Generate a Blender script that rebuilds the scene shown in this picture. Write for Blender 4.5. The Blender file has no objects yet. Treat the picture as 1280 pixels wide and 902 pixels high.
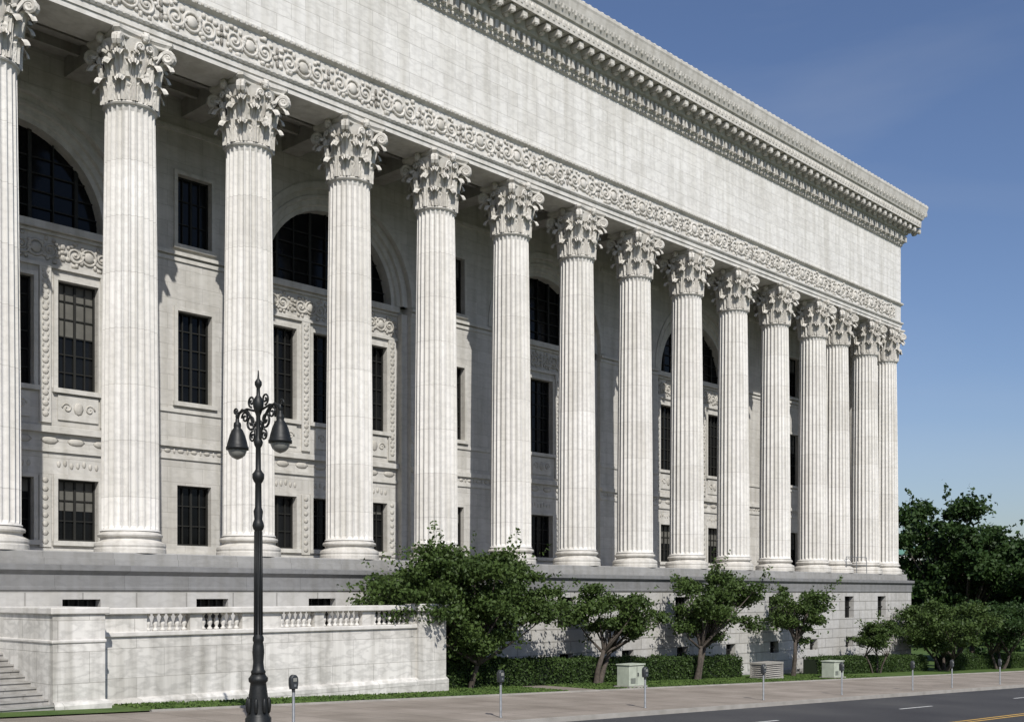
import bpy, math, random
import numpy as np
from mathutils import Vector, Matrix
random.seed(3); rng=np.random.default_rng(7)
sc=bpy.context.scene
sc.view_settings.view_transform='Standard'; sc.view_settings.look='None'; sc.view_settings.exposure=0
S=4.88; GS=0.034
# ---------------------------------------------------------------- helpers
def gz(x):
    x=max(-40,min(160,x)); return -GS*x
def link(o,parent=None):
    sc.collection.objects.link(o)
    if parent: o.parent=parent
    return o
def empty(name,loc=(0,0,0)):
    e=bpy.data.objects.new(name,None); e.location=loc; e.empty_display_size=.5
    sc.collection.objects.link(e); return e
class MB:
    def __init__(s): s.v=[]; s.f=[]
    def add(s,vs,fs):
        n=len(s.v); s.v+= [tuple(p) for p in vs]; s.f+=[tuple(i+n for i in f) for f in fs]
    def box(s,x0,x1,y0,y1,z0,z1):
        s.add([(x0,y0,z0),(x1,y0,z0),(x1,y1,z0),(x0,y1,z0),(x0,y0,z1),(x1,y0,z1),(x1,y1,z1),(x0,y1,z1)],
              [(0,3,2,1),(4,5,6,7),(0,1,5,4),(1,2,6,5),(2,3,7,6),(3,0,4,7)])
    def quad(s,a,b,c,d): s.add([a,b,c,d],[(0,1,2,3)])
    def lathe(s,prof,seg=24,c=(0,0,0),cap=True,ph=0):
        vs=[];fs=[]
        for r,z in prof:
            for i in range(seg):
                a=2*math.pi*i/seg+ph; vs.append((c[0]+r*math.cos(a),c[1]+r*math.sin(a),c[2]+z))
        for j in range(len(prof)-1):
            for i in range(seg):
                k=(i+1)%seg; fs.append((j*seg+i,j*seg+k,(j+1)*seg+k,(j+1)*seg+i))
        if cap:
            fs.append(tuple(range(seg))[::-1]); fs.append(tuple((len(prof)-1)*seg+i for i in range(seg)))
        s.add(vs,fs)
    def tube(s,pts,rad,seg=6,cap=True):
        vs=[];fs=[];n=len(pts); pts=[Vector(p) for p in pts]
        if not hasattr(rad,'__len__'): rad=[rad]*n
        up=None
        for i,p in enumerate(pts):
            t=(pts[min(i+1,n-1)]-pts[max(i-1,0)])
            if t.length<1e-6: t=Vector((0,0,1))
            t.normalize()
            if up is None:
                up=t.orthogonal().normalized()
            up=(up-t*up.dot(t))
            if up.length<1e-5: up=t.orthogonal()
            up.normalize(); b=t.cross(up)
            for k in range(seg):
                a=2*math.pi*k/seg; q=p+(up*math.cos(a)+b*math.sin(a))*rad[i]; vs.append(tuple(q))
        for j in range(n-1):
            for i in range(seg):
                k=(i+1)%seg; fs.append((j*seg+i,j*seg+k,(j+1)*seg+k,(j+1)*seg+i))
        if cap:
            fs.append(tuple(range(seg))[::-1]); fs.append(tuple((n-1)*seg+i for i in range(seg)))
        s.add(vs,fs)
    def blob(s,c,rx,ry,rz,seg=6,rings=4):
        vs=[(c[0],c[1],c[2]-rz)];fs=[]
        for j in range(1,rings):
            a=math.pi*j/rings
            for i in range(seg):
                b=2*math.pi*i/seg
                vs.append((c[0]+rx*math.sin(a)*math.cos(b),c[1]+ry*math.sin(a)*math.sin(b),c[2]-rz*math.cos(a)))
        vs.append((c[0],c[1],c[2]+rz)); N=len(vs)-1
        for i in range(seg):
            k=(i+1)%seg; fs.append((0,1+k,1+i)); fs.append((N,N-seg+i,N-seg+k))
            for j in range(rings-2):
                o=1+j*seg; fs.append((o+i,o+k,o+seg+k,o+seg+i))
        s.add(vs,fs)
    def mould(s,prof,x0,xe,yf,yb,left=True):
        vs=[];fs=[];n=len(prof)
        for d,z in prof: vs+= [(x0,yf-d,z),(xe+d,yf-d,z),(xe+d,yb,z)]
        for j in range(n-1):
            for k in range(2): fs.append((3*j+k,3*j+k+1,3*j+3+k+1,3*j+3+k))
        s.add(vs,fs)
    def wall(s,x0,x1,z0,z1,y,holes,depth):
        xs=sorted(set([x0,x1]+[h[0] for h in holes]+[h[1] for h in holes]))
        zs=sorted(set([z0,z1]+[h[2] for h in holes]+[h[3] for h in holes]))
        for a,b in zip(xs,xs[1:]):
            for c,d in zip(zs,zs[1:]):
                mx=(a+b)/2; mz=(c+d)/2
                if any(h[0]<mx<h[1] and h[2]<mz<h[3] for h in holes): continue
                s.quad((a,y,c),(b,y,c),(b,y,d),(a,y,d))
        for h in holes:
            a,b,c,d=h; e=y+depth
            s.quad((a,y,c),(a,e,c),(a,e,d),(a,y,d)); s.quad((b,y,c),(b,y,d),(b,e,d),(b,e,c))
            s.quad((a,y,c),(b,y,c),(b,e,c),(a,e,c)); s.quad((a,y,d),(a,e,d),(b,e,d),(b,y,d))
    def obj(s,name,mat,parent=None,smooth=False,loc=None,bevel=0):
        me=bpy.data.meshes.new(name); me.from_pydata(s.v,[],s.f); me.update()
        me.materials.append(mat)
        if smooth: me.polygons.foreach_set('use_smooth',[True]*len(me.polygons))
        o=bpy.data.objects.new(name,me); 
        if loc: o.location=loc
        if bevel:
            m=o.modifiers.new('b','BEVEL'); m.width=bevel; m.segments=2; m.limit_method='ANGLE'
        return link(o,parent)
# ---------------------------------------------------------------- materials
def newmat(name):
    m=bpy.data.materials.new(name); m.use_nodes=True; nt=m.node_tree; b=nt.nodes['Principled BSDF']
    return m,nt,b
def N(nt,t,**k):
    n=nt.nodes.new(t)
    for a,v in k.items(): setattr(n,a,v)
    return n
def rgba(c): return (c[0],c[1],c[2],1)
def ramp(nt,src,stops):
    r=nt.nodes.new('ShaderNodeValToRGB'); e=r.color_ramp.elements
    while len(e)<len(stops): e.new(.5)
    for x,(p,c) in zip(e,stops):
        x.position=p; x.color=rgba(c) if hasattr(c,'__len__') else (c,c,c,1)
    nt.links.new(src,r.inputs[0]); return r.outputs[0]
def mul(nt,a,b,fac=1):
    m=nt.nodes.new('ShaderNodeMixRGB'); m.blend_type='MULTIPLY'; m.inputs[0].default_value=fac
    nt.links.new(a,m.inputs[1]); nt.links.new(b,m.inputs[2]); return m.outputs[0]
def marble(name,base,brick=None,mort=.8,var=.93,bump=.15,rough=.6,xconst=False,streak=.86,rand=False,vein=.9,patch=.93):
    m,nt,b=newmat(name); L=nt.links
    tc=N(nt,'ShaderNodeTexCoord'); co=tc.outputs['Object']
    if rand:
        oi=N(nt,'ShaderNodeObjectInfo'); ad=N(nt,'ShaderNodeVectorMath',operation='ADD')
        cm=N(nt,'ShaderNodeMath',operation='MULTIPLY'); cm.inputs[1].default_value=83.0; L.new(oi.outputs['Random'],cm.inputs[0])
        cc=N(nt,'ShaderNodeCombineXYZ'); L.new(cm.outputs[0],cc.inputs[0]); L.new(cm.outputs[0],cc.inputs[1])
        L.new(co,ad.inputs[0]); L.new(cc.outputs[0],ad.inputs[1]); con=ad.outputs[0]
    else: con=co
    def noise(scale,vec=None,det=5,mp=None):
        n=N(nt,'ShaderNodeTexNoise'); n.inputs['Scale'].default_value=scale; n.inputs['Detail'].default_value=det
        v=vec or con
        if mp:
            mm=N(nt,'ShaderNodeMapping'); mm.inputs['Scale'].default_value=mp; L.new(v,mm.inputs[0]); v=mm.outputs[0]
        L.new(v,n.inputs['Vector']); return n.outputs[0]
    c=ramp(nt,noise(.35),[(.3,tuple(x*patch for x in base)),(.7,base)])
    vn=ramp(nt,noise(1.3,det=7,mp=(1,1,2.2)),[(.40,1.0),(.5,vein),(.57,1.0)])
    c=mul(nt,c,vn)
    st=ramp(nt,noise(.9,det=5,mp=(3.0,3.0,.22)),[(.3,(streak,streak*.99,streak*.96)),(.6,1.0)])
    c=mul(nt,c,st)
    bp=N(nt,'ShaderNodeBump'); bp.inputs['Strength'].default_value=bump; bp.inputs['Distance'].default_value=.02
    L.new(noise(22,det=4),bp.inputs['Height']); last=bp
    if brick:
        sx=N(nt,'ShaderNodeSeparateXYZ'); L.new(con if xconst else co,sx.inputs[0]); cx=N(nt,'ShaderNodeCombineXYZ')
        if not xconst:
            a=N(nt,'ShaderNodeMath',operation='ADD'); L.new(sx.outputs[0],a.inputs[0]); L.new(sx.outputs[1],a.inputs[1]); L.new(a.outputs[0],cx.inputs[0])
        else:
            rd=N(nt,'ShaderNodeMath',operation='MULTIPLY'); L.new(oi.outputs['Random'],rd.inputs[0]); rd.inputs[1].default_value=500
            rr=N(nt,'ShaderNodeMath',operation='FLOOR'); L.new(rd.outputs[0],rr.inputs[0])
            r2=N(nt,'ShaderNodeMath',operation='MULTIPLY_ADD'); L.new(rr.outputs[0],r2.inputs[0]); r2.inputs[1].default_value=50.; r2.inputs[2].default_value=12.7; L.new(r2.outputs[0],cx.inputs[0])
        L.new(sx.outputs[2],cx.inputs[1])
        bk=N(nt,'ShaderNodeTexBrick'); L.new(cx.outputs[0],bk.inputs['Vector'])
        bk.inputs['Scale'].default_value=1; bk.inputs['Brick Width'].default_value=brick[0]; bk.inputs['Row Height'].default_value=brick[1]
        bk.inputs['Mortar Size'].default_value=brick[2] if len(brick)>2 else .012; bk.inputs['Mortar Smooth'].default_value=.3
        bk.inputs['Color1'].default_value=(1.02,1.02,1.02,1); bk.inputs['Color2'].default_value=(var,var*.995,var*.985,1); bk.inputs['Mortar'].default_value=(mort,mort*.99,mort*.97,1)
        c=mul(nt,c,bk.outputs['Color'])
        b2=N(nt,'ShaderNodeBump',invert=True); b2.inputs['Strength'].default_value=.4; b2.inputs['Distance'].default_value=.02
        L.new(bk.outputs['Fac'],b2.inputs['Height']); L.new(last.outputs[0],b2.inputs['Normal']); last=b2
    L.new(c,b.inputs['Base Color']); L.new(last.outputs[0],b.inputs['Normal']); b.inputs['Roughness'].default_value=rough
    b.inputs['Specular IOR Level'].default_value=.25
    return m
M_shaft=marble('marble_shaft',(.69,.672,.64),brick=(100,1.95,.012),mort=.7,var=.92,xconst=True,rand=True,streak=.84)
M_cap=marble('marble_capital',(.59,.565,.52),bump=.3,rand=True,streak=.75)
M_relief=marble('marble_wall_relief',(.50,.48,.44),bump=.3,streak=.75)  # relief marble darkened to deepen the loggia's shade
M_wall=marble('marble_ashlar',(.56,.545,.515),brick=(1.6,.62,.012),mort=.76,var=.90,streak=.82)  # colour lowered so the recessed wall looks more shaded
M_ceil=marble('marble_ceiling',(.36,.345,.315),streak=.8)  # shade of the loggia ceiling put into a darker marble colour
M_frieze=marble('marble_frieze',(.72,.705,.675),brick=(1.35,.63,.014),mort=.74,var=.93,streak=.82,vein=.88)
M_plain=marble('marble_plain',(.64,.62,.585),streak=.8)
M_wplain=marble('marble_wall_mouldings',(.57,.555,.52),streak=.8)  # darker copy of the plain marble for the shaded loggia
M_pod=marble('granite_podium',(.49,.48,.46),brick=(1.9,.6,.035),mort=.6,var=.90)
M_podc=marble('granite_grey',(.32,.315,.305),brick=(2.4,3.0,.012),mort=.7,var=.90)
M_podd=marble('granite_dark',(.22,.22,.22),brick=(2.4,3.0,.012),mort=.75,var=.92)
M_terr=marble('marble_terrace',(.68,.66,.62),brick=(1.9,.92,.012),mort=.66,var=.86,streak=.66,vein=.80,patch=.88)
M_step=marble('dark_step_stone',(.36,.35,.33),brick=(1.9,5,.012),mort=.66,var=.86,streak=.7)  # darker stone than the terrace, with vertical streaks
def simple(name,col,rough=.5,metal=0,noise=0,scale=8,spec=.5):
    m,nt,b=newmat(name); b.inputs['Base Color'].default_value=rgba(col); b.inputs['Roughness'].default_value=rough; b.inputs['Metallic'].default_value=metal
    b.inputs['Specular IOR Level'].default_value=spec
    if noise:
        tc=N(nt,'ShaderNodeTexCoord'); n=N(nt,'ShaderNodeTexNoise'); n.inputs['Scale'].default_value=scale; n.inputs['Detail'].default_value=6
        nt.links.new(tc.outputs['Object'],n.inputs['Vector'])
        nt.links.new(ramp(nt,n.outputs[0],[(.3,tuple(x*(1-noise) for x in col)),(.7,tuple(x*(1+noise) for x in col))]),b.inputs['Base Color'])
        bp=N(nt,'ShaderNodeBump'); bp.inputs['Strength'].default_value=.2; bp.inputs['Distance'].default_value=.01
        nt.links.new(n.outputs[0],bp.inputs['Height']); nt.links.new(bp.outputs[0],b.inputs['Normal'])
    return m
M_iron=simple('black_iron',(.010,.011,.011),.5,0,.3,20,.35)
M_frame=simple('dark_bronze_frame',(.02,.02,.018),.6,spec=.25)
M_glass=simple('window_glass',(.006,.0065,.007),.1,0,.8,.35,.16)
M_dark=simple('dark_interior',(.01,.01,.01),.9)
M_blind=simple('window_blind',(.10,.097,.085),.8,0,.2,2)
M_steel=simple('galvanised_post',(.25,.26,.27),.5,.6,.2)
M_meter=simple('meter_head',(.04,.044,.048),.5,.2)
M_util=simple('painted_cabinet',(.36,.39,.32),.6,0,.15,3)
M_cop=simple('green_copper',(.10,.22,.18),.7,0,.2,1)
M_lampglass=simple('lamp_glass',(.22,.22,.2),.2,0,.15,3)
M_bark=simple('bark',(.06,.048,.038),.9,0,.4,9)
def leafmat(name,c1,c2,scale=.9):
    m,nt,b=newmat(name); L=nt.links; nt.nodes.remove(b); out=nt.nodes['Material Output']
    tc=N(nt,'ShaderNodeTexCoord'); n=N(nt,'ShaderNodeTexNoise'); n.inputs['Scale'].default_value=scale; n.inputs['Detail'].default_value=8; n.inputs['Roughness'].default_value=.8
    L.new(tc.outputs['Object'],n.inputs['Vector']); c=ramp(nt,n.outputs[0],[(.32,c1),(.68,c2)])
    p=N(nt,'ShaderNodeBsdfPrincipled'); p.inputs['Roughness'].default_value=.55; p.inputs['Specular IOR Level'].default_value=.25; L.new(c,p.inputs['Base Color'])
    t=N(nt,'ShaderNodeBsdfTranslucent'); L.new(c,t.inputs[0]); mx=N(nt,'ShaderNodeMixShader'); mx.inputs[0].default_value=.22
    L.new(p.outputs[0],mx.inputs[1]); L.new(t.outputs[0],mx.inputs[2]); L.new(mx.outputs[0],out.inputs[0]); return m
M_leaf=leafmat('leaves',(.028,.052,.012),(.078,.120,.030))
M_leafd=leafmat('leaves_dark',(.014,.034,.009),(.045,.082,.02),.4)
M_hedge=leafmat('hedge_leaves',(.025,.05,.012),(.06,.1,.024))
M_core=simple('foliage_shade',(.010,.018,.006),1)  # near-black green painted in for the shade inside hedges
def groundmat(name,stops,scale,rough=.9,bump=.3,joint=None,fine=60,jm=.6):
    m,nt,b=newmat(name); L=nt.links; tc=N(nt,'ShaderNodeTexCoord')
    n=N(nt,'ShaderNodeTexNoise'); n.inputs['Scale'].default_value=scale; n.inputs['Detail'].default_value=8; L.new(tc.outputs['Object'],n.inputs['Vector'])
    c=ramp(nt,n.outputs[0],stops)
    n2=N(nt,'ShaderNodeTexNoise'); n2.inputs['Scale'].default_value=fine; n2.inputs['Detail'].default_value=3; L.new(tc.outputs['Object'],n2.inputs['Vector'])
    c=mul(nt,c,ramp(nt,n2.outputs[0],[(.3,.78),(.7,1.15)]))
    bp=N(nt,'ShaderNodeBump'); bp.inputs['Strength'].default_value=bump; bp.inputs['Distance'].default_value=.02; L.new(n2.outputs[0],bp.inputs['Height'])
    if joint:
        bk=N(nt,'ShaderNodeTexBrick'); bk.offset=0; L.new(tc.outputs['Object'],bk.inputs['Vector']); bk.inputs['Scale'].default_value=1
        bk.inputs['Brick Width'].default_value=joint; bk.inputs['Row Height'].default_value=joint; bk.inputs['Mortar Size'].default_value=.018
        bk.inputs['Color1'].default_value=(1,1,1,1); bk.inputs['Color2'].default_value=(.84,.84,.83,1); bk.inputs['Mortar'].default_value=(jm,jm,jm,1)
        c=mul(nt,c,bk.outputs[0])
    L.new(c,b.inputs['Base Color']); L.new(bp.outputs[0],b.inputs['Normal']); b.inputs['Roughness'].default_value=rough; b.inputs['Specular IOR Level'].default_value=.2
    return m
M_grass=groundmat('grass',[(.3,(.045,.085,.018)),(.7,(.09,.135,.035))],.8,fine=25,bump=.8)
M_walk=groundmat('concrete_pavement',[(.3,(.22,.19,.16)),(.7,(.33,.29,.252))],.5,joint=1.5,jm=.5)
M_kerb=groundmat('kerb_stone',[(.3,(.26,.245,.22)),(.7,(.36,.34,.31))],1.5)
M_road=groundmat('asphalt',[(.3,(.042,.042,.046)),(.55,(.060,.060,.063)),(.75,(.078,.077,.077))],.22,fine=90)
M_yel=simple('yellow_paint',(.55,.33,.06),.7,0,.25,6); M_wht=simple('white_paint',(.6,.6,.58),.7,0,.25,6)
M_earth=groundmat('ground_earth',[(.3,(.06,.075,.03)),(.7,(.1,.11,.05))],.1)
# ---------------------------------------------------------------- ground
XS=[-1500,-40]+[-40+10*i for i in range(1,21)]+[1500]
def strip(name,y0,y1,dz,mat,x0=-1500,x1=1500,parent=None):
    xs=[x0]+[x for x in XS if x0<x<x1]+[x1]; mb=MB()
    vs=[];fs=[]
    for x in xs: vs+=[(x,y0,gz(x)+dz),(x,y1,gz(x)+dz)]
    for i in range(len(xs)-1): fs.append((2*i,2*i+2,2*i+3,2*i+1))
    mb.add(vs,fs); return mb.obj(name,mat,parent)
def bar(name,y0,y1,z0,z1,mat,x0,x1):
    xs=[x0]+[x for x in XS if x0<x<x1]+[x1]; mb=MB()
    for a,b in zip(xs,xs[1:]):
        A,B=gz(a),gz(b)
        mb.add([(a,y0,A+z0),(b,y0,B+z0),(b,y1,B+z0),(a,y1,A+z0),(a,y0,A+z1),(b,y0,B+z1),(b,y1,B+z1),(a,y1,A+z1)],[(4,5,6,7),(0,1,5,4),(2,3,7,6)])
    return mb.obj(name,mat)
YL=-6.9
strip('ground',-1500,1500,-.30,M_earth)
strip('road',-30.0,-14.74,-.14,M_road,-1500,1500)
strip('sidewalk',-14.6,YL-.1,0,M_walk,-400,400)
strip('lawn',YL,300,.03,M_grass,-400,400)
bar('kerb',-14.75,-14.6,-.3,.004,M_kerb,-400,400)
bar('lawn_edging',YL-.1,YL,-.1,.06,M_kerb,-3.0,400)
strip('far_sidewalk',-36,-30.15,0,M_walk,-400,400); bar('far_kerb',-30.15,-30.0,-.3,.004,M_kerb,-400,400)
strip('far_lawn',-300,-36,.02,M_grass,-400,400)
for i,y in enumerate((-22.0,-22.3)): strip('yellow_line',y-.055,y+.055,-.136,M_yel,-300,400)
mb=MB()
for k in range(-6,22):
    a=k*12.0-2; b=a+3; mb.quad((a,-18.3,gz(a)-.136),(b,-18.3,gz(b)-.136),(b,-18.19,gz(b)-.136),(a,-18.19,gz(a)-.136))
mb.obj('lane_markings',M_wht)
strip('path',YL,-3.0,.036,M_walk,16.0,18.0)
# ---------------------------------------------------------------- BUILDING
B=empty('neoclassical_building')
ZB=4.94; ZT=22.94; XE=60.39; X0=-31.0
cols=[i*S for i in range(-6,11)]+[10.65*S,11.55*S,12.2*S]
mb=MB(); prof=[(1.22,0),(1.22,.16),(1.2,.2),(1.22,.27),(1.2,.36),(1.1,.41),(1.04,.44),(1.0,.5),(1.03,.56),(1.09,.58),(1.11,.64),(1.08,.70),(1.02,.72),(1.0,.76),(.98,.8)]
mb.lathe(prof,48); base0=mb
def shaft_mesh():
    mb=MB(); nf=24; ns=10; h0=.78; h1=15.65
    zs=[0,.06,.16,2.0,5,8,10.5,13,h1-h0-.3,h1-h0-.17,h1-h0-.1,h1-h0]; vs=[];fs=[]
    T=h1-h0
    for z in zs:
        t=z/T; r=.98-.135*(t**1.6)
        fl=1.0
        if z<=0 or z>=T-.1: fl=0
        elif z<=.06 or z>=T-.17: fl=.0 if z<=.06 else .35
        if z==zs[0]: r+=.05
        if z>=T-.1: r+=.02
        for i in range(nf):
            for k in range(ns):
                s=k/ns; a=2*math.pi*(i+s)/nf
                d=0
                if s>.15:
                    q=(s-.55)/.41; d=.10*math.sqrt(max(0,1-q*q))
                rr=r-d*fl; vs.append((rr*math.cos(a),rr*math.sin(a),h0+z))
    n=nf*ns
    for j in range(len(zs)-1):
        for i in range(n):
            k=(i+1)%n; fs.append((j*n+i,j*n+k,(j+1)*n+k,(j+1)*n+i))
    mb.add(vs,fs); return mb
def capital_mesh():
    mb=MB()
    mb.lathe([(.84,-.12),(.9,-.1),(.93,-.05),(.9,0),(.84,.02)],40)
    mb.lathe([(.80,0),(.80,.5),(.84,1.2),(.95,1.7),(1.08,2.1)],32)
    def leaf(ang,h,w,out,r0,slope=.12):
        nu,nv=9,13; vs=[];fs=[]
        ca,sa=math.cos(ang),math.sin(ang)
        for j in range(nv):
            t=j/(nv-1)
            if t<.68:
                q=t/.68; rad=r0+.05+slope*q**2.2; z=h*q
            else:
                q=(t-.68)/.32; th=q*2.5; rr=out
                rad=r0+.05+slope+rr*math.sin(th*.5)**1.0*1.1; z=h+rr*.38*math.sin(th)-rr*1.0*(1-math.cos(th))*.5
            ww=w*(.75+.42*math.sin(math.pi*min(1,t*1.1+.05)))*(1 if t<.7 else 1-.5*((t-.7)/.3)**1.5)
            ww*=1+.14*math.sin(t*math.pi*9)
            for i in range(nu):
                u=(i/(nu-1)-.5)*2
                rid=.07*(1-abs(u))+.035*math.cos(u*math.pi*4)-.06*u*u
                lat=u*ww/2; R=rad+rid
                vs.append((R*ca-lat*sa,R*sa+lat*ca,z-abs(u)*.06*t))
        for j in range(nv-1):
            for i in range(nu-1): fs.append((j*nu+i,j*nu+i+1,(j+1)*nu+i+1,(j+1)*nu+i))
        mb.add(vs,fs)
    for i in range(8): leaf(i*math.pi/4,.78,.64,.26,.80)
    for i in range(8): leaf(i*math.pi/4+math.pi/8,1.36,.62,.28,.80,.16)
    for q in range(4): leaf(q*math.pi/2+math.pi/4,1.60,.60,.30,.84,.26)
    for q in range(4):
        leaf(q*math.pi/2+.30,1.66,.36,.14,.86,.16); leaf(q*math.pi/2-.30,1.66,.36,.14,.86,.16)
    for i in range(16): mb.blob((.96*math.cos(i*math.pi/8+.2),.96*math.sin(i*math.pi/8+.2),1.5),.06,.06,.16)
    for q in range(4):
        a=math.pi/4+q*math.pi/2; ca,sa=math.cos(a),math.sin(a)
        for side in (-1,1):
            pts=[];rad=[]
            for k in range(26):
                t=k/25
                if t<.4:
                    s=t/.4; r=.9+.30*s**1.5; z=1.3+.74*s; lat=side*.34*(1-s)+side*.075*s
                else:
                    s=(t-.4)/.6; th=math.pi*.75-s*2.9*math.pi; rr=.23*(1-.8*s)
                    r=1.34+rr*math.cos(th); z=1.82+rr*math.sin(th); lat=side*.085
                pts.append((r*ca-lat*sa,r*sa+lat*ca,z)); rad.append(.055+.06*t if t<.4 else .095-.03*(t-.4)/.6)
            mb.tube(pts,rad,6)
        mb.blob((1.34*ca,1.34*sa,1.82),.15,.15,.15,8,6)
        a=q*math.pi/2; ca,sa=math.cos(a),math.sin(a)
        for side in (-1,1):
            pts=[];rad=[]
            for k in range(20):
                t=k/19
                if t<.4: s=t/.4; lat=side*(.42-.10*s); z=1.3+.55*s; r=.95+.1*s
                else:
                    s=(t-.4)/.6; th=s*2.6*math.pi; rr=.14*(1-.75*s); lat=side*(.17+rr*math.cos(th)); z=1.85+rr*math.sin(th); r=1.05+.04*s
                pts.append((r*ca-lat*sa,r*sa+lat*ca,z)); rad.append(.05)
            mb.tube(pts,rad,5)
        mb.blob((1.10*ca,1.10*sa,2.2),.16,.16,.19,8,6)
        for k in range(6):
            an=k*math.pi/3; lt=.13*math.cos(an); mb.blob((1.14*ca-lt*sa,1.14*sa+lt*ca,2.2+.13*math.sin(an)),.07,.07,.07,5,4)
    out=[]
    for q in range(4):
        for k in range(-6,7):
            a=q*math.pi/2; u=k/6; lat=u*.985; d=.96+.13*abs(u)**2.2
            if abs(k)==6: lat=(.95 if k>0 else -.95); d=1.10
            ca,sa=math.cos(a),math.sin(a); out.append((d*ca-lat*sa,d*sa+lat*ca))
    n=len(out); prof=[(.92,2.06),(.95,2.09),(.95,2.16),(1.0,2.22),(1.03,2.25),(1.03,2.35)]
    vs=[(x*s,y*s,z) for s,z in prof for x,y in out]; fs=[]
    for j in range(len(prof)-1):
        for i in range(n): k=(i+1)%n; fs.append((j*n+i,j*n+k,(j+1)*n+k,(j+1)*n+i))
    fs.append(tuple(range(n))[::-1]); fs.append(tuple((len(prof)-1)*n+i for i in range(n)))
    mb.add(vs,fs); return mb
def share(mb,name,mat,smooth=False):
    me=bpy.data.meshes.new(name); me.from_pydata(mb.v,[],mb.f); me.update(); me.materials.append(mat)
    if smooth: me.polygons.foreach_set('use_smooth',[True]*len(me.polygons))
    return me
me_b=share(base0,'column_base',M_cap); me_s=share(shaft_mesh(),'fluted_shaft',M_shaft); me_c=share(capital_mesh(),'corinthian_capital',M_cap,False)
for x in cols:
    for me,z in ((me_b,0),(me_s,0),(me_c,15.65)):
        o=bpy.data.objects.new(me.name,me); o.location=(x,0,ZB+z); link(o,B)
# entablature
mb=MB(); mb.mould([(-1.7,ZT+.0),(0,ZT),(0,ZT+.2),(.05,ZT+.2),(.05,ZT+.42),(.1,ZT+.42),(.16,ZT+.5),(.16,ZT+.56),(0,ZT+.58),(0,24.72),(.04,24.74),(.15,24.82),(.17,24.92),(.02,25.0)],X0,XE,-.85,40)
mb.quad((X0,.85,ZT),(60.3,.85,ZT),(60.3,.85,23.7),(X0,.85,23.7))
mb.obj('architrave',M_plain,B)
mb=MB(); mb.mould([(0.02,24.999),(0,25.02),(0,29.1)],X0,XE,-.85,40); mb.obj('frieze',M_frieze,B)
f=.9
mb=MB(); mb.mould([(0,29.1),(.1*f,29.16),(.12*f,29.3),(.2*f,29.36),(.22*f,29.9),(.42*f,30.0),(.42*f,30.5),(1.2*f,30.55),(1.2*f,30.52),(1.22*f,31.05),(1.32*f,31.1),(1.36*f,31.2),(1.5*f,31.5),(1.58*f,31.85),(1.62*f,31.95),(1.62*f,32.1),(0,32.3)],X0,XE,-.85,40)
mb.obj('cornice',M_cap,B)
mb=MB()
x=X0
while x<XE+.2: mb.box(x,x+.2,-.85-.40*f,-.85-.15*f,29.42,29.84); x+=.36
x=X0
while x<XE+1.0:
    mb.box(x,x+.30,-.85-1.1*f,-.85-.40*f,30.2,30.46); mb.blob((x+.15,-.85-1.02*f,30.22),.14,.12,.13); mb.blob((x+.15,-.85-.6*f,30.16),.13,.22,.12)
    mb.blob((x+.55,-.85-.78*f,30.5),.14,.2,.06)
    x+=.81
y=-.85
while y<39:
    mb.box(XE+.40*f,XE+1.1*f,y,y+.3,30.2,30.46); y+=.81
mb.obj('modillions_and_dentils',M_cap,B)
mb=MB(); x=X0
while x<XE+1.4:
    y=-.85-1.60*f
    mb.blob((x,y+.06,32.08),.17,.07,.12,6,4); mb.blob((x+.24,y+.05,32.04),.08,.05,.1)
    mb.blob((x,-.85-1.44*f,31.52),.10,.08,.26,6,4); mb.blob((x+.24,-.85-1.44*f,31.55),.06,.07,.2,5,4)
    x+=.48
x=X0
while x<XE+1.1:
    mb.blob((x,-.85-1.21*f,30.8),.12,.05,.17,6,4); mb.blob((x+.185,-.85-1.21*f,30.86),.05,.04,.1,5,4); x+=.37
x=X0
while x<XE:
    mb.blob((x,-.85-.12,29.25),.08,.07,.09,5,4); mb.blob((x+.02,-.85-.15,24.86),.09,.05,.06,5,4); mb.blob((x,-.85-.13,ZT+.5),.07,.05,.05,5,3); x+=.25
mb.obj('cornice_ornament',M_cap,B)
def scroll_unit(mb,cx,y,cz,w,h,r=.05):
    R=h*.30; a0=[(math.cos(t),math.sin(t)) for t in np.linspace(0,2*math.pi,15)]
    mb.tube([(cx+R*c,y,cz+R*s) for c,s in a0],r*1.2,5,False); mb.blob((cx,y,cz),R*.72,r*2.0,R*.72,8,6)
    for side in (-1,1):
        R2=h*.33; ph=math.pi if side>0 else 0
        c=(cx+side*w*.27,cz); pts=[]
        for k in range(26):
            t=k/25; th=ph+side*t*4.2*math.pi*.72; rr=R2*(1-.78*t)
            pts.append((c[0]+rr*math.cos(th),y,c[1]+rr*math.sin(th)))
        mb.tube(pts,[r*(1.25-.5*k/25) for k in range(26)],5)
        mb.blob((c[0],y,c[1]),R2*.24,r*1.6,R2*.24)
        for k in range(11):
            an=k*.6+random.random()*.4; d=h*random.uniform(.34,.47)
            px=cx+side*w*.27+d*math.cos(an)*.95; pz=cz+d*math.sin(an)
            mb.blob((px,y,pz),.10*h*random.uniform(.6,1.2)+.02,r*1.4,.08*h*random.uniform(.6,1.2)+.02,5,3)
        mb.blob((cx+side*w*.5,y,cz+h*.22),.07*h,r*1.4,.14*h,6,4); mb.blob((cx+side*w*.5,y,cz-h*.22),.07*h,r*1.4,.14*h,6,4)
        mb.blob((cx+side*w*.5,y,cz),.09*h,r*1.6,.09*h,6,4)
mb=MB(); x=X0+1.2
while x<XE-.9: scroll_unit(mb,x,-.87,24.12,2.44,1.12,.055); x+=2.44
mb.obj('garland_relief',M_cap,B,True)
mb=MB(); mb.quad((X0,.85,23.7),(60.3,.85,23.7),(60.3,4.25,23.7),(X0,4.25,23.7))
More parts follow.
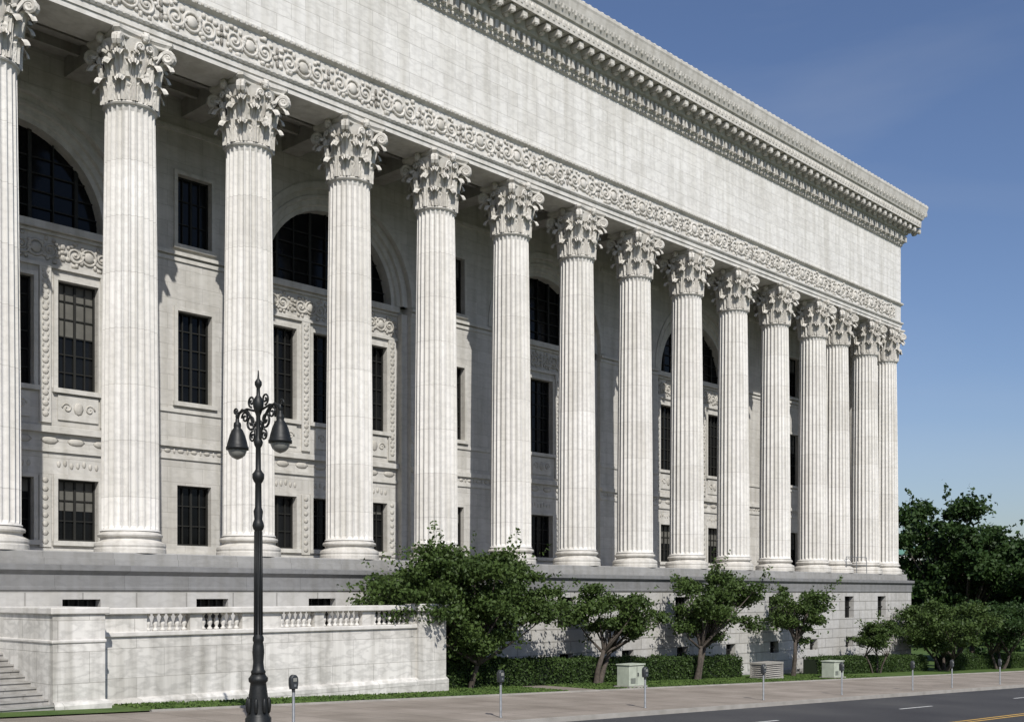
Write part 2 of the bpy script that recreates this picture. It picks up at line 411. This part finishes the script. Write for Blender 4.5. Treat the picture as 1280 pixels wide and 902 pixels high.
for x in cols: mb.box(x-.45,x+.45,.853,4.19,22.96,23.7)
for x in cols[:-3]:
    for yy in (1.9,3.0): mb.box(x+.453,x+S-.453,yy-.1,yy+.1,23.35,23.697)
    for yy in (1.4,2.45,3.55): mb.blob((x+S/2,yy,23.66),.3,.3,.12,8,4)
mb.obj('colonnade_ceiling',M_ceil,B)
# back wall
wl=MB(); pl=MB(); fr=MB(); gl=MB(); rel=MB(); bl=MB()
def window(x0,x1,z0,z1,y,nx,nz,surround=True,dp=.4):
    g=y+dp-.06
    gl.quad((x0,g,z0),(x1,g,z0),(x1,g,z1),(x0,g,z1))
    t=.07
    if random.random()<.3:
        h=(z1-z0)*random.choice((.22,.35,.5)); bl.quad((x0+t,g-.02,z1-h),(x1-t,g-.02,z1-h),(x1-t,g-.02,z1-t),(x0+t,g-.02,z1-t))
    fr.box(x0,x0+t,g-.1,g-.002,z0,z1); fr.box(x1-t,x1,g-.1,g-.002,z0,z1); fr.box(x0+t,x1-t,g-.1,g-.002,z0,z0+t); fr.box(x0+t,x1-t,g-.1,g-.002,z1-t,z1)
    for i in range(1,nx):
        xx=x0+(x1-x0)*i/nx; w=.045 if i*2==nx else .02; fr.box(xx-w,xx+w,g-.08,g-.004,z0+t,z1-t)
    for i in range(1,nz):
        zz=z0+(z1-z0)*i/nz; fr.box(x0+t,x1-t,g-.065,g-.006,zz-.022,zz+.022)
    if surround:
        s=.16; e=.07
        pl.box(x0-s,x0-.003,y-e,y+.002,z0,z1+s); pl.box(x1+.003,x1+s,y-e,y+.002,z0,z1+s); pl.box(x0-.003,x1+.003,y-e,y+.002,z1+.003,z1+s)
        pl.box(x0-s-.05,x1+s+.05,y-e-.08,y+.003,z0-.18,z0-.003)
YW=4.2; YR=4.8; ZSP=17.5; R0=4.5
arch=[-2.3+14.64*k for k in range(-1,4)]
prev=X0
def pier(x0,x1):
    holes=[]; c=(x0+x1)/2
    cs=[53.6,56.5] if x0>45 else [c]
    for q in cs:
        for (a,b) in ((5.5,7.95),(11.35,15.05),(17.75,20.6)): holes.append((q-.78,q+.78,a,b))
    wl.wall(x0,x1,ZB,23.7,YW,holes,.4)
    for h in holes: window(*h,YW,4,3 if h[3]-h[2]<3 else 5,h[2]>8)
    for (z0,z1,e) in ((9.0,9.16,.06),(9.5,9.72,.12),(17.05,17.2,.06),(17.28,17.42,.14),(ZB,5.25,.1),(10.9,11.05,.06),(22.3,22.5,.1)):
        pl.box(x0+.003,x1-.003,YW-e,YW+.003,z0,z1)
    x=x0+.4
    while x<x1-.4:
        rel.blob((x,YW,9.33),.16,.05,.09,8,4); rel.blob((x+.3,YW,9.33),.05,.05,.12,6,4); x+=.6
for A in arch+[None]:
    if A is None: pier(prev,58.75); break
    pier(prev,A-R0)
    prev=A+R0
    n=28
    for i in range(n):
        a0=math.pi*(1-i/n); a1=math.pi*(1-(i+1)/n)
        p=(A+R0*math.cos(a0),ZSP+R0*math.sin(a0)); q=(A+R0*math.cos(a1),ZSP+R0*math.sin(a1))
        wl.quad((p[0],YW,p[1]),(q[0],YW,q[1]),(q[0],YW,23.7),(p[0],YW,23.7))
        def P(r,a,y): return (A+r*math.cos(a),y,ZSP+r*math.sin(a))
        steps=[(R0,YW),(R0,4.42),(4.3,4.42),(4.25,4.36),(4.12,4.36),(4.08,4.5),(3.85,4.5),(3.8,4.6),(3.6,4.6),(3.6,5.2)]
        for (ra,ya),(rb,yb) in zip(steps,steps[1:]): pl.quad(P(ra,a0,ya),P(ra,a1,ya),P(rb,a1,yb),P(rb,a0,yb))
        pl.quad(P(R0+.02,a0,YW-.05),P(R0+.02,a1,YW-.05),P(R0+.3,a1,YW-.05),P(R0+.3,a0,YW-.05)); pl.quad(P(R0+.3,a0,YW-.05),P(R0+.3,a1,YW-.05),P(R0+.3,a1,YW),P(R0+.3,a0,YW)); pl.quad(P(R0+.02,a0,YW-.05),P(R0+.02,a1,YW-.05),P(R0+.02,a1,YW+.01),P(R0+.02,a0,YW+.01))
        gl.add([(A,5.15,ZSP),P(3.61,a0,5.15),P(3.61,a1,5.15)],[(0,1,2)])
    for u in (-2.7,-1.8,-.9,0,.9,1.8,2.7):
        w=.07 if abs(u) in (.9,2.7) else .025
        fr.box(A+u-w,A+u+w,5.03,5.14,ZSP,ZSP+math.sqrt(3.6**2-u*u))
    for zz in (.62,1.25,1.9,2.5):
        w=math.sqrt(3.6**2-zz*zz); fr.box(A-w,A+w,5.06,5.13,ZSP+zz-.025,ZSP+zz+.025)
    for sx in (-1,1):
        xx=A+sx*R0; pl.quad((xx,YW,ZB),(xx,YR+.02,ZB),(xx,YR+.02,ZSP),(xx,YW,ZSP))
        pl.box(min(xx,xx-sx*.38)+.003,max(xx,xx-sx*.38)-.003,4.45,YR-.003,ZB,ZSP-.35)
    holes=[]
    for q,w in ((-2.65,.8),(0,.93),(2.65,.8)):
        holes+=[(A+q-w,A+q+w,5.55,7.9),(A+q-w,A+q+w,11.35,15.45)]
    wl.wall(A-R0,A+R0,ZB,ZSP,YR,holes,.4)
    for h in holes: window(*h,YR,4,3 if h[3]-h[2]<3 else 6,True)
    for (z0,z1,e) in ((8.9,9.05,.08),(9.62,9.85,.18),(15.85,15.98,.11),(17.08,17.2,.1),(17.22,17.49,.26),(ZB,5.25,.12)):
        pl.box(A-R0+.4,A+R0-.4,YR-e,YR+.003,z0,z1)
    for k in range(4): scroll_unit(rel,A-3.1+k*2.06,YR-.02,16.53,2.0,.98,.045)
    for k in range(8): rel.blob((A-3.6+k*1.03,YR,9.34),.36,.07,.15,8,4)
    for q in (-1.35,1.35,-3.75,3.75):
        pl.box(A+q-.22,A+q+.22,YR-.10,YR+.002,10.0,15.84); pl.box(A+q-.22,A+q+.22,YR-.08,YR+.002,5.3,8.0)
        z=10.3
        while z<15.6:
            rel.blob((A+q,YR-.10,z),.13,.035,.11,6,4); rel.blob((A+q-.1,YR-.10,z+.2),.05,.03,.09,5,4); rel.blob((A+q+.1,YR-.10,z+.2),.05,.03,.09,5,4); z+=.4
        z=5.5
        while z<7.9: rel.blob((A+q,YR-.08,z),.13,.035,.11,6,4); z+=.33
    for q in (-2.65,0,2.65):
        pl.box(A+q-.8,A+q+.8,YR-.06,YR+.001,10.15,11.1)
        rel.blob((A+q,YR-.06,10.62),.2,.05,.26,8,4)
        for s in (-1,1):
            pts=[(A+q+s*(.45+.2*(1-.75*k/15)*math.cos(.5*k)),YR-.065,10.62+.2*(1-.75*k/15)*math.sin(.5*k)) for k in range(16)]; rel.tube(pts,.035,5)
        for k in range(7): rel.blob((A+q-.75+k*.25,YR,8.45+.05*math.sin(k*2)),.08,.035,.13,6,4)
wl.box(58.75,60.2,1.3,39.9,ZB,ZT-.02)
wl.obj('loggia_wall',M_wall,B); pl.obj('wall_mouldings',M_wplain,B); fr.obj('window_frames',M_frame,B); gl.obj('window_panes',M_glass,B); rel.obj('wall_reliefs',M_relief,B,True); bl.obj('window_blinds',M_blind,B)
mb=MB(); mb.box(X0+.1,60.1,5.6,39.8,-4,32.2); mb.box(X0+.1,60.1,-.6,5.5,23.75,32.15); mb.obj('building_core',M_wall,B)
# podium
XP=60.95; pw=MB(); pg=MB()
holes=[(q-.65,q+.65,1.9,3.35) for q in [S*(i+.5) for i in range(-6,12)]]
holes+=[(S*(i+.5)-.5,S*(i+.5)+.5,-.1,.6) for i in range(4,12)]
pw.wall(X0,XP,-4,4.05,-1.4,holes,.4); pw.quad((XP,-1.4,-4),(XP,40,-4),(XP,40,4.05),(XP,-1.4,4.05))
pw.obj('podium_wall',M_pod,B)
g2=MB(); f2=MB()
for a,b,c,d in holes:
    g2.quad((a,-1.05,c),(b,-1.05,c),(b,-1.05,d),(a,-1.05,d))
    for i in range(1,4): xx=a+(b-a)*i/4; f2.box(xx-.025,xx+.025,-1.15,-1.06,c,d)
    f2.box(a,b,-1.14,-1.07,(c+d)/2-.03,(c+d)/2+.03)
g2.obj('basement_panes',M_glass,B); f2.obj('basement_frames',M_frame,B)
pg.mould([(.0,3.62),(.05,3.66),(.05,3.74),(.04,3.78),(.04,4.16),(.14,4.26),(.18,4.3),(.18,4.47),(-.15,4.5)],X0,XP,-1.4,40); pg.obj('podium_cornice',M_podd,B)
mb=MB(); mb.mould([(-.1,4.48),(0,4.5),(0,4.72),(-.03,4.725),(-.03,ZB-.03),(-.06,ZB),(-6.6,ZB)],X0,XP-.22,-1.2,40); mb.obj('stylobate',M_podc,B)
mb=MB(); mb.mould([(.1,-4),(.1,-1.2),(0,-1.1)],20,XP,-1.4,40); mb.obj('podium_plinth',M_podc,B)
R=empty('platform_railing')
mb=MB()
for x in (51.5,53.0,54.5): mb.tube([(x,-1.05,ZB),(x,-1.05,ZB+1.1)],.025,6)
for z in (.55,1.1): mb.tube([(51.5,-1.05,ZB+z),(54.5,-1.05,ZB+z)],.022,6)
mb.obj('rails',M_steel,R)
# ---------------------------------------------------------------- terrace
T=empty('balustraded_terrace'); mb=MB()
mb.box(-3.6,10.8,-4.5,-1.42,-2,2.2); mb.obj('terrace_body',M_terr,T)
mb=MB()
mb.box(-5.2,-3.62,-5.4,-1.42,-2,2.94)
mb.box(9.5,10.95,-4.62,-4.0,-2,2.86)
ops=[(-1.77,-.25),(.19,1.71),(3.27,4.7),(5.1,6.86),(7.44,9.15)]
e=[-3.598]+[v for o in ops for v in o]+[9.498]
for a,b in zip(e[::2],e[1::2]): mb.box(a,b,-4.46,-4.1,2.36,2.9)
mb.obj('parapet_piers',M_terr,T)
mb=MB(); mb.box(-3.6,9.497,-4.6,-3.98,2.9,3.1); mb.box(9.4,11.05,-4.72,-3.92,2.862,3.14)
mb.box(-5.28,-3.5,-5.48,-1.41,2.943,3.14); mb.box(-3.598,9.497,-4.58,-4.0,2.203,2.36)
mb.box(-5.24,-3.58,-5.44,-1.43,2.1,2.2)
mb.obj('coping',M_plain,T,bevel=.03)
mb=MB(); mb.mould([(.16,-2),(.16,.15),(.1,.25),(.0,.3)],-3.6,10.9,-4.5,-1.42); mb.mould([(.14,-2),(.14,.3),(.08,.4),(0,.42)],-5.2,-3.62,-5.4,-1.45)
mb.obj('terrace_plinth',M_terr,T)
mb=MB()
bp=[(.09,0),(.09,.05),(.05,.08),(.045,.12),(.085,.2),(.09,.26),(.06,.36),(.04,.44),(.045,.46),(.07,.48),(.08,.5),(.08,.54)]
for a,b in ops:
    n=max(3,round((b-a)/.235))
    for i in range(n): mb.lathe(bp,10,(a+(i+.5)*(b-a)/n,-4.28,2.361))
mb.obj('balusters',M_plain,T,True)
ST=empty('entrance_steps'); mb=MB()
for i in range(10): mb.box(-17,-5.203,-5.5+.4*i,-5.1+.4*i,-1,.2+.15*(i+1)); mb.box(-17,-5.203,-5.54+.4*i,-5.47+.4*i,.2+.15*(i+1)-.045,.2+.15*(i+1)+.003)
mb.obj('treads',M_step,ST)
# ---------------------------------------------------------------- street lamp
def street_lamp(x,y):
    g=gz(x); E=empty('street_lamp',(x,y,g)); mb=MB()
    mb.lathe([(.36,0),(.36,.14),(.33,.17),(.33,.3),(.29,.34),(.27,.42),(.25,.8),(.21,1.1),(.2,1.18),(.24,1.22),(.25,1.3),(.2,1.36),(.17,1.42)],8,ph=.39)
    for i in range(8):
        a=i*math.pi/4; mb.blob((.27*math.cos(a),.27*math.sin(a),.62),.06,.06,.22)
    mb.lathe([(.17,1.4),(.19,1.46),(.15,1.52),(.13,1.7),(.15,1.95),(.14,2.1),(.12,2.2),(.14,2.25),(.14,2.32),(.105,2.4),(.1,3.0),(.095,4.2),(.09,5.0),(.13,5.06),(.15,5.14),(.13,5.22),(.1,5.3),(.12,5.5),(.085,5.6),(.08,6.2),(.12,6.26),(.15,6.34),(.15,6.44),(.1,6.5),(.07,6.56),(.065,7.1),(.1,7.16),(.12,7.24),(.09,7.32),(.06,7.4),(.055,7.9),(.09,8.0),(.13,8.12),(.14,8.24),(.09,8.36),(.05,8.42),(.045,8.6),(.09,8.68),(.09,8.76),(.03,8.84),(.012,9.05)],14)
    for k in range(10):
        a=k*math.pi/5; mb.tube([(.1*math.cos(a),.1*math.sin(a),2.4),(.09*math.cos(a),.09*math.sin(a),5.0)],.016,4)
    mb.obj('post',M_iron,E,True)
    mb=MB()
    for s in (-1,1):
        pts=[(0,s*t,7.25+h) for t,h in ((.05,0),(.15,.3),(.3,.62),(.5,.82),(.72,.88),(.88,.8),(.95,.66),(.95,.55))]
        P=[]
        for i in range(len(pts)-1):
            for k in range(4): P.append(tuple(np.array(pts[i])*(1-k/4)+np.array(pts[i+1])*k/4))
        P.append(pts[-1]); mb.tube(P,.038,7)
        mb.tube([(0,s*.06,8.02),(0,s*.5,8.13),(0,s*.98,8.06)],.032,6)
        def spiral(cy,cz,R0,turn,ph,d):
            return [(0,s*(cy+R0*(1-.8*k/27)*math.cos(ph+d*turn*2*math.pi*k/27)),cz+R0*(1-.8*k/27)*math.sin(ph+d*turn*2*math.pi*k/27)) for k in range(28)]
        mb.tube(spiral(.32,7.78,.22,1.5,math.pi,1),.03,6); mb.tube(spiral(.3,8.3,.15,1.4,-math.pi/2,1),.026,6)
        mb.tube(spiral(.6,7.92,.15,1.4,0,1),.026,6); mb.tube(spiral(.25,7.4,.14,1.4,math.pi/2,-1),.026,6)
        mb.tube(spiral(1.03,8.12,.09,1.2,math.pi,-1),.024,6)
        mb.blob((0,s*.95,8.0),.06,.06,.12)
    mb.obj('arms',M_iron,E,True)
    mb=MB(); gb=MB()
    for s in (-1,1):
        c=(0,s*.95,7.0)
        mb.lathe([(.02,.95),(.05,.92),(.05,.86),(.09,.82),(.1,.74),(.09,.7),(.15,.62),(.2,.5),(.245,.34),(.27,.22),(.29,.20),(.29,.13),(.25,.13)],18,c,False)
        gb.lathe([(.245,.14),(.24,.1),(.2,.0),(.13,-.07),(.04,-.11),(.01,-.12)],18,c)
    mb.obj('lantern_hoods',M_iron,E,True); gb.obj('lantern_globes',M_lampglass,E,True)
street_lamp(-3.35,-13.0)
# ---------------------------------------------------------------- parking meters
def meter(x,y):
    E=empty('parking_meter',(x,y,gz(x))); mb=MB()
    mb.lathe([(.06,0),(.06,.02),(.036,.03),(.036,1.0)],10); mb.obj('pole',M_steel,E,True)
    mb=MB(); mb.lathe([(.04,.98),(.045,1.04),(.05,1.06)],12)
    vs=[];fs=[]; out=[(-.09,1.06),(-.11,1.2),(-.11,1.3)]+[(.11*math.cos(t),1.3+.12*math.sin(t)) for t in np.linspace(math.pi,0,9)[1:]]+[(.11,1.2),(.09,1.06)]
    n=len(out)
    for yy,s in ((-.07,.9),(-.05,1),(.05,1),(.07,.9)):
        for a,z in out: vs.append((a*s,yy,1.2+(z-1.2)*s))
    for j in range(3):
        for i in range(n): k=(i+1)%n; fs.append((j*n+i,j*n+k,(j+1)*n+k,(j+1)*n+i))
    fs.append(tuple(range(n))); fs.append(tuple(3*n+i for i in range(n))); mb.add(vs,fs)
    mb.obj('head',M_meter,E)
    mb=MB(); mb.box(-.055,.055,-.076,-.0715,1.25,1.34); mb.obj('display',M_lampglass,E)
    mb=MB(); mb.box(-.03,.03,-.08,-.0715,1.12,1.18); mb.obj('coin_slot',M_steel,E)
for x in (-2.85,4.6,11.75,19.5,26.0,33.2,37.9,44.5,51.5): meter(x,-13.8)
# ---------------------------------------------------------------- utility cabinets
def cabinet(x,y,w,d,h):
    g=gz(x); E=empty('utility_cabinet',(x,y,g)); mb=MB(); mb.box(-w/2-.1,w/2+.1,-d/2-.1,d/2+.1,-.1,.12); mb.obj('concrete_pad',M_kerb,E)
    mb=MB(); mb.box(-w/2,w/2,-d/2,d/2,.12,h-.06); mb.obj('housing',M_util,E,bevel=.02)
    mb=MB(); mb.box(-w/2-.04,w/2+.04,-d/2-.05,d/2+.04,h-.057,h); mb.obj('lid',M_util,E,bevel=.015)
    mb=MB(); mb.box(-.006,.006,-d/2-.012,-d/2-.001,.2,h-.1); mb.box(.05,.08,-d/2-.05,-d/2-.001,h*.5,h*.5+.16)
    for k in range(5): mb.box(-w/2+.1,-.1,-d/2-.012,-d/2-.001,.25+k*.05,.27+k*.05)
    mb.obj('door_details',M_meter,E)
cabinet(20.7,-6.3,1.1,.7,1.1); cabinet(39.9,-6.1,1.1,.8,1.05)
E=empty('louvered_vent_box',(35.2,-4.6,gz(35.2))); mb=MB(); mb.box(-.95,.95,-.5,.5,-.1,.15); mb.box(-.95,.95,-.5,.5,.85,.95)
for k in range(6):
    z=.2+k*.11
    mb.add([(-.92,-.48,z),(.92,-.48,z),(.92,-.38,z+.09),(-.92,-.38,z+.09)],[(0,1,2,3)]); mb.add([(-.92,-.48,z),(-.92,.48,z),(-.82,.44,z+.09),(-.82,-.44,z+.09)],[(0,1,2,3)])
for a in (-.93,.87):
    for b in (-.49,.43): mb.box(a,a+.06,b,b+.06,.152,.848)
mb.obj('louvres',M_kerb,E); mb=MB(); mb.box(-.78,.78,-.34,.34,.152,.848); mb.obj('inner_duct',M_dark,E)
# ---------------------------------------------------------------- vegetation
def leafmesh(name,P,size,mat,parent,updir=.35):
    n=len(P); nrm=rng.normal(size=(n,3)); nrm[:,2]+=updir*2; nrm/=np.linalg.norm(nrm,axis=1)[:,None]
    t=np.cross(nrm,rng.normal(size=(n,3))); t/=np.linalg.norm(t,axis=1)[:,None]; b=np.cross(nrm,t)
    s=size*rng.uniform(.6,1.35,n)[:,None]
    V=np.stack([P-t*s*.5,P+b*s*.32+nrm*s*.06,P+t*s*.5,P-b*s*.32+nrm*s*.06],1).reshape(-1,3)
    me=bpy.data.meshes.new(name); me.vertices.add(4*n); me.vertices.foreach_set('co',V.ravel())
    me.loops.add(4*n); me.loops.foreach_set('vertex_index',np.arange(4*n,dtype=np.int32))
    me.polygons.add(n); me.polygons.foreach_set('loop_start',np.arange(0,4*n,4,dtype=np.int32)); me.polygons.foreach_set('loop_total',np.full(n,4,dtype=np.int32))
    me.update(calc_edges=True); me.materials.append(mat); o=bpy.data.objects.new(name,me); link(o,parent); return o
def tree(name,x,y,cc,rad,nc,rc,nl,ls,stems=1,mat=None,tr=.12,zmin=None,lean=0,irr=.28):
    g=gz(x); E=empty(name,(x,y,g)); c=np.array([cc[0]-x,cc[1]-y,cc[2]-g]); rad=np.array(rad)
    lob=rng.normal(size=(7,3)); lob/=np.linalg.norm(lob,axis=1)[:,None]; amp=rng.uniform(-1,1,7)
    def shape(d): return 1-irr*.35+irr*float(np.sum(amp*np.maximum(0,lob@d)**3))
    cl=[]
    tries=0
    while len(cl)<nc and tries<6000:
        tries+=1
        d=rng.normal(size=3); d/=np.linalg.norm(d); q=rng.uniform(.12,1)**.5
        p=c+d*(rad-rc*.5)*q*shape(d)*rng.uniform(.88,1.1)
        if zmin is not None and p[2]<zmin(p[0]): continue
        if all(np.linalg.norm(p-k)>rc*.78 for k in cl): cl.append(p)
    pts=[]
    for p in cl:
        r=rc*rng.uniform(.5,1.3); m=int(nl*(r/rc)**2)
        d=rng.normal(size=(m,3)); d/=np.linalg.norm(d,axis=1)[:,None]
        q=rng.uniform(0,1,m)**.5*(1+.3*rng.normal(size=m)*.6)
        pts.append(p+d*q[:,None]*np.array([r*1.2,r,r*.55]))
    # leafy shoots poking out of the outline
    for k in range(nc):
        p=cl[int(rng.integers(len(cl)))]; d=p-c; d=d/(np.linalg.norm(d)+1e-6)+rng.normal(0,.35,3); d[2]+=.15
        t=rng.uniform(0,1,26)[:,None]; pts.append(p+d*t*rc*1.5+rng.normal(0,.07*rc+.03,(26,3)))
    pts=np.concatenate(pts)
    if zmin is not None: pts=pts[np.array([p[2]>zmin(p[0])-.4 for p in pts])]
    leafmesh('leaves',pts,ls,mat or M_leaf,E)
    mb=MB(); split=max(.5,(c[2]-rad[2])*.95)
    tops=[]
    for s in range(stems):
        a=2*math.pi*s/stems+.6; off=.12*stems if stems>1 else 0
        b0=np.array([off*math.cos(a),off*math.sin(a)*.5,-.15]); tp=np.array([c[0]*.35+off*3*math.cos(a)+lean,c[1]*.4+off*2*math.sin(a),split+.3])
        md=(b0+tp)/2+np.array([random.uniform(-.1,.1),random.uniform(-.08,.08),0])
        mb.tube([b0,b0*.8+md*.2,md,tp],[tr*1.5,tr*1.1,tr*.92,tr*.75],8); tops.append(tp)
    for p in cl[:max(10,nc*2//3)]:
        tp=tops[int(rng.integers(len(tops)))]; md=tp*.5+p*.5+np.array([random.uniform(-.25,.25)*rc,random.uniform(-.2,.2)*rc,-.1*rc])
        mb.tube([tp-np.array([0,0,.15]),md,p],[tr*.6,tr*.33,tr*.12],5)
    mb.obj('trunk',M_bark,E,True); return E
tree('hawthorn_tree',13.2,-3.4,(13.1,-3.4,3.15),(6.7,2.6,2.65),92,.80,520,.17,3,tr=.12,zmin=lambda px:(2.7+.4 if px<-1.6 else 0.85),irr=.2)
tree('hawthorn_tree',21.4,-3.8,(22.7,-3.8,2.65),(3.5,2.3,2.0),30,.62,430,.16,2,tr=.13,lean=.3)
tree('hawthorn_tree',29.6,-3.8,(31.2,-3.8,2.95),(4.2,2.3,2.35),42,.68,430,.17,2,tr=.13,mat=M_leaf)
tree('hawthorn_tree',39.5,-3.8,(40.5,-3.8,2.65),(4.0,2.3,2.0),32,.64,380,.17,2,tr=.12)
tree('ornamental_shrub',50.3,-3.8,(50.2,-3.8,.75),(2.0,1.6,1.4),18,.55,400,.16,3,tr=.06)
tree('hawthorn_tree',61.0,-3.8,(60.0,-4.2,1.1),(4.9,3.6,2.3),50,.8,450,.2,3,mat=M_leaf,tr=.12)
tree('hawthorn_tree',70.0,-4.5,(70,-4.5,1.3),(4.5,3.6,2.6),40,.95,450,.22,3,mat=M_leafd,tr=.12)
tree('shade_tree',85.6,4.9,(86.0,4.7,6.3),(8.0,7.4,7.9),84,1.5,520,.42,1,mat=M_leafd,tr=.35)
tree('shade_tree',83.0,-6.2,(83.6,-6.2,5.2),(6.6,6.5,7.0),74,1.4,480,.38,1,mat=M_leafd,tr=.3)
tree('shade_tree',98.0,8.5,(98,8.5,4.6),(8,8,6.6),64,1.8,420,.45,1,mat=M_leafd,tr=.35)
tree('shade_tree',104.0,-6.5,(104,-6.5,4.6),(7,7,7.2),60,1.7,400,.45,1,mat=M_leafd,tr=.35)
E=empty('distant_trees'); pts=[]
for k in range(150):
    xx=rng.uniform(130,230); yy=rng.uniform(-10,120); h=rng.uniform(1,9); r=rng.uniform(2.5,4.5)
    d=rng.normal(size=(260,3)); d/=np.linalg.norm(d,axis=1)[:,None]; pts.append(np.array([xx,yy,gz(xx)+h])+d*r*rng.uniform(.5,1.05,(260,1)))
leafmesh('crowns',np.concatenate(pts),1.0,M_leafd,E)
def hedge(x0,x1,y0,y1,h):
    E=empty('clipped_hedge'); n=int((x1-x0)*900); P=np.empty((n,3))
    P[:,0]=rng.uniform(x0,x1,n); side=rng.uniform(0,1,n); P[:,1]=np.where(side<.55,y0+rng.normal(0,.05,n),rng.uniform(y0,y1,n))
    top=h+.05*np.sin(P[:,0]*2.1)+.04*np.sin(P[:,0]*5.3+1)
    hh=np.where(side<.55,rng.uniform(0.02,1,n)*top,top+rng.normal(0,.05,n)); P[:,2]=-GS*P[:,0]+hh
    leafmesh('leaves',P,.11,M_hedge,E)
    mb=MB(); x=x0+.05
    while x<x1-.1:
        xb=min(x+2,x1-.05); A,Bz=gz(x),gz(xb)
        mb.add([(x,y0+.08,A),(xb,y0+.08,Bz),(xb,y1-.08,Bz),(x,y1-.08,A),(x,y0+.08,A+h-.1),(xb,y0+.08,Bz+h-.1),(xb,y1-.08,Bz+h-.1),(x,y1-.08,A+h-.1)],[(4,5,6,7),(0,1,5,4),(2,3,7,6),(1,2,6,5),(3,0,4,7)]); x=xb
    mb.obj('shade_core',M_core,E)  # dark box stands in for shade between the hedge leaves
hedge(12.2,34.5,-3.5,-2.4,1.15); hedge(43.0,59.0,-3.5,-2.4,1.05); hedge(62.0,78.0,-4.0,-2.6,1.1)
n=30000; E=empty('grass_blades'); P=np.empty((n,3)); P[:,0]=rng.uniform(-3.0,45,n); P[:,1]=rng.uniform(YL+.05,-3.0,n)
P=P[~((P[:,0]<11.1)&(P[:,1]>-4.7))]; P=P[~((P[:,0]>16)&(P[:,0]<18))]; P[:,2]=-GS*P[:,0]+.06
leafmesh('blades',P,.1,M_grass,E,updir=0)
D=empty('domed_tower',(221.6,71.8,0)); mb=MB(); mb.lathe([(3.4,-6),(3.4,9),(3.7,9.1),(3.7,9.6),(2.9,9.8),(2.9,12)],16); mb.obj('drum',M_plain,D)
mb=MB(); mb.lathe([(3.1,12),(3.1,12.3),(2.8,13.4),(2.1,14.6),(1.1,15.5),(.5,15.8),(.5,16.8),(.15,17.4),(.03,19)],16,cap=False); mb.obj('copper_dome',M_cop,D,True)
# ---------------------------------------------------------------- light
sunv=Vector((-2.45,-4.2,4.6)).normalized()
el=math.asin(sunv.z); rot=math.atan2(sunv.x,sunv.y)
w=bpy.data.worlds.new('World'); sc.world=w; w.use_nodes=True; nt=w.node_tree; bg=nt.nodes['Background']
sky=nt.nodes.new('ShaderNodeTexSky'); sky.sky_type='NISHITA'; sky.sun_disc=False; sky.sun_elevation=el; sky.sun_rotation=rot%(2*math.pi)
sky.air_density=1.05; sky.dust_density=1.0; sky.ozone_density=2.4
tc=nt.nodes.new('ShaderNodeTexCoord'); mp=nt.nodes.new('ShaderNodeMapping'); mp.inputs['Scale'].default_value=(1.2,1.2,5.0); mp.inputs['Rotation'].default_value=(.3,.2,0)
nz=nt.nodes.new('ShaderNodeTexNoise'); nz.inputs['Scale'].default_value=1.6; nz.inputs['Detail'].default_value=7; nz.inputs['Distortion'].default_value=.6
nt.links.new(tc.outputs['Generated'],mp.inputs[0]); nt.links.new(mp.outputs[0],nz.inputs['Vector'])
fac=ramp(nt,nz.outputs[0],[(.48,0.0),(.85,.16)])
tint=nt.nodes.new('ShaderNodeMixRGB'); tint.blend_type='MULTIPLY'; tint.inputs[0].default_value=1; tint.inputs[2].default_value=(.98,1.0,1.15,1); nt.links.new(sky.outputs[0],tint.inputs[1])
mx=nt.nodes.new('ShaderNodeMixRGB'); nt.links.new(fac,mx.inputs[0]); nt.links.new(tint.outputs[0],mx.inputs[1]); mx.inputs[2].default_value=(6,6.4,7,1)
nt.links.new(mx.outputs[0],bg.inputs[0]); bg.inputs[1].default_value=.09
sl=bpy.data.lights.new('sun','SUN'); sl.energy=4.9; sl.angle=math.radians(.5); sl.color=(1,.965,.905)
so=bpy.data.objects.new('sun',sl); so.rotation_euler=sunv.to_track_quat('Z','Y').to_euler(); so.location=(0,0,60); link(so)
# ---------------------------------------------------------------- camera
cam=bpy.data.cameras.new('camera'); cam.sensor_width=36; cam.lens=39.375; cam.shift_y=.2266; cam.clip_end=4000; cam.clip_start=.1
co=bpy.data.objects.new('camera',cam); co.location=(-19.4,-37.1,3.55)
fw=Vector((.7245,.6893,0)); co.rotation_euler=fw.to_track_quat('-Z','Y').to_euler(); link(co); sc.camera=co
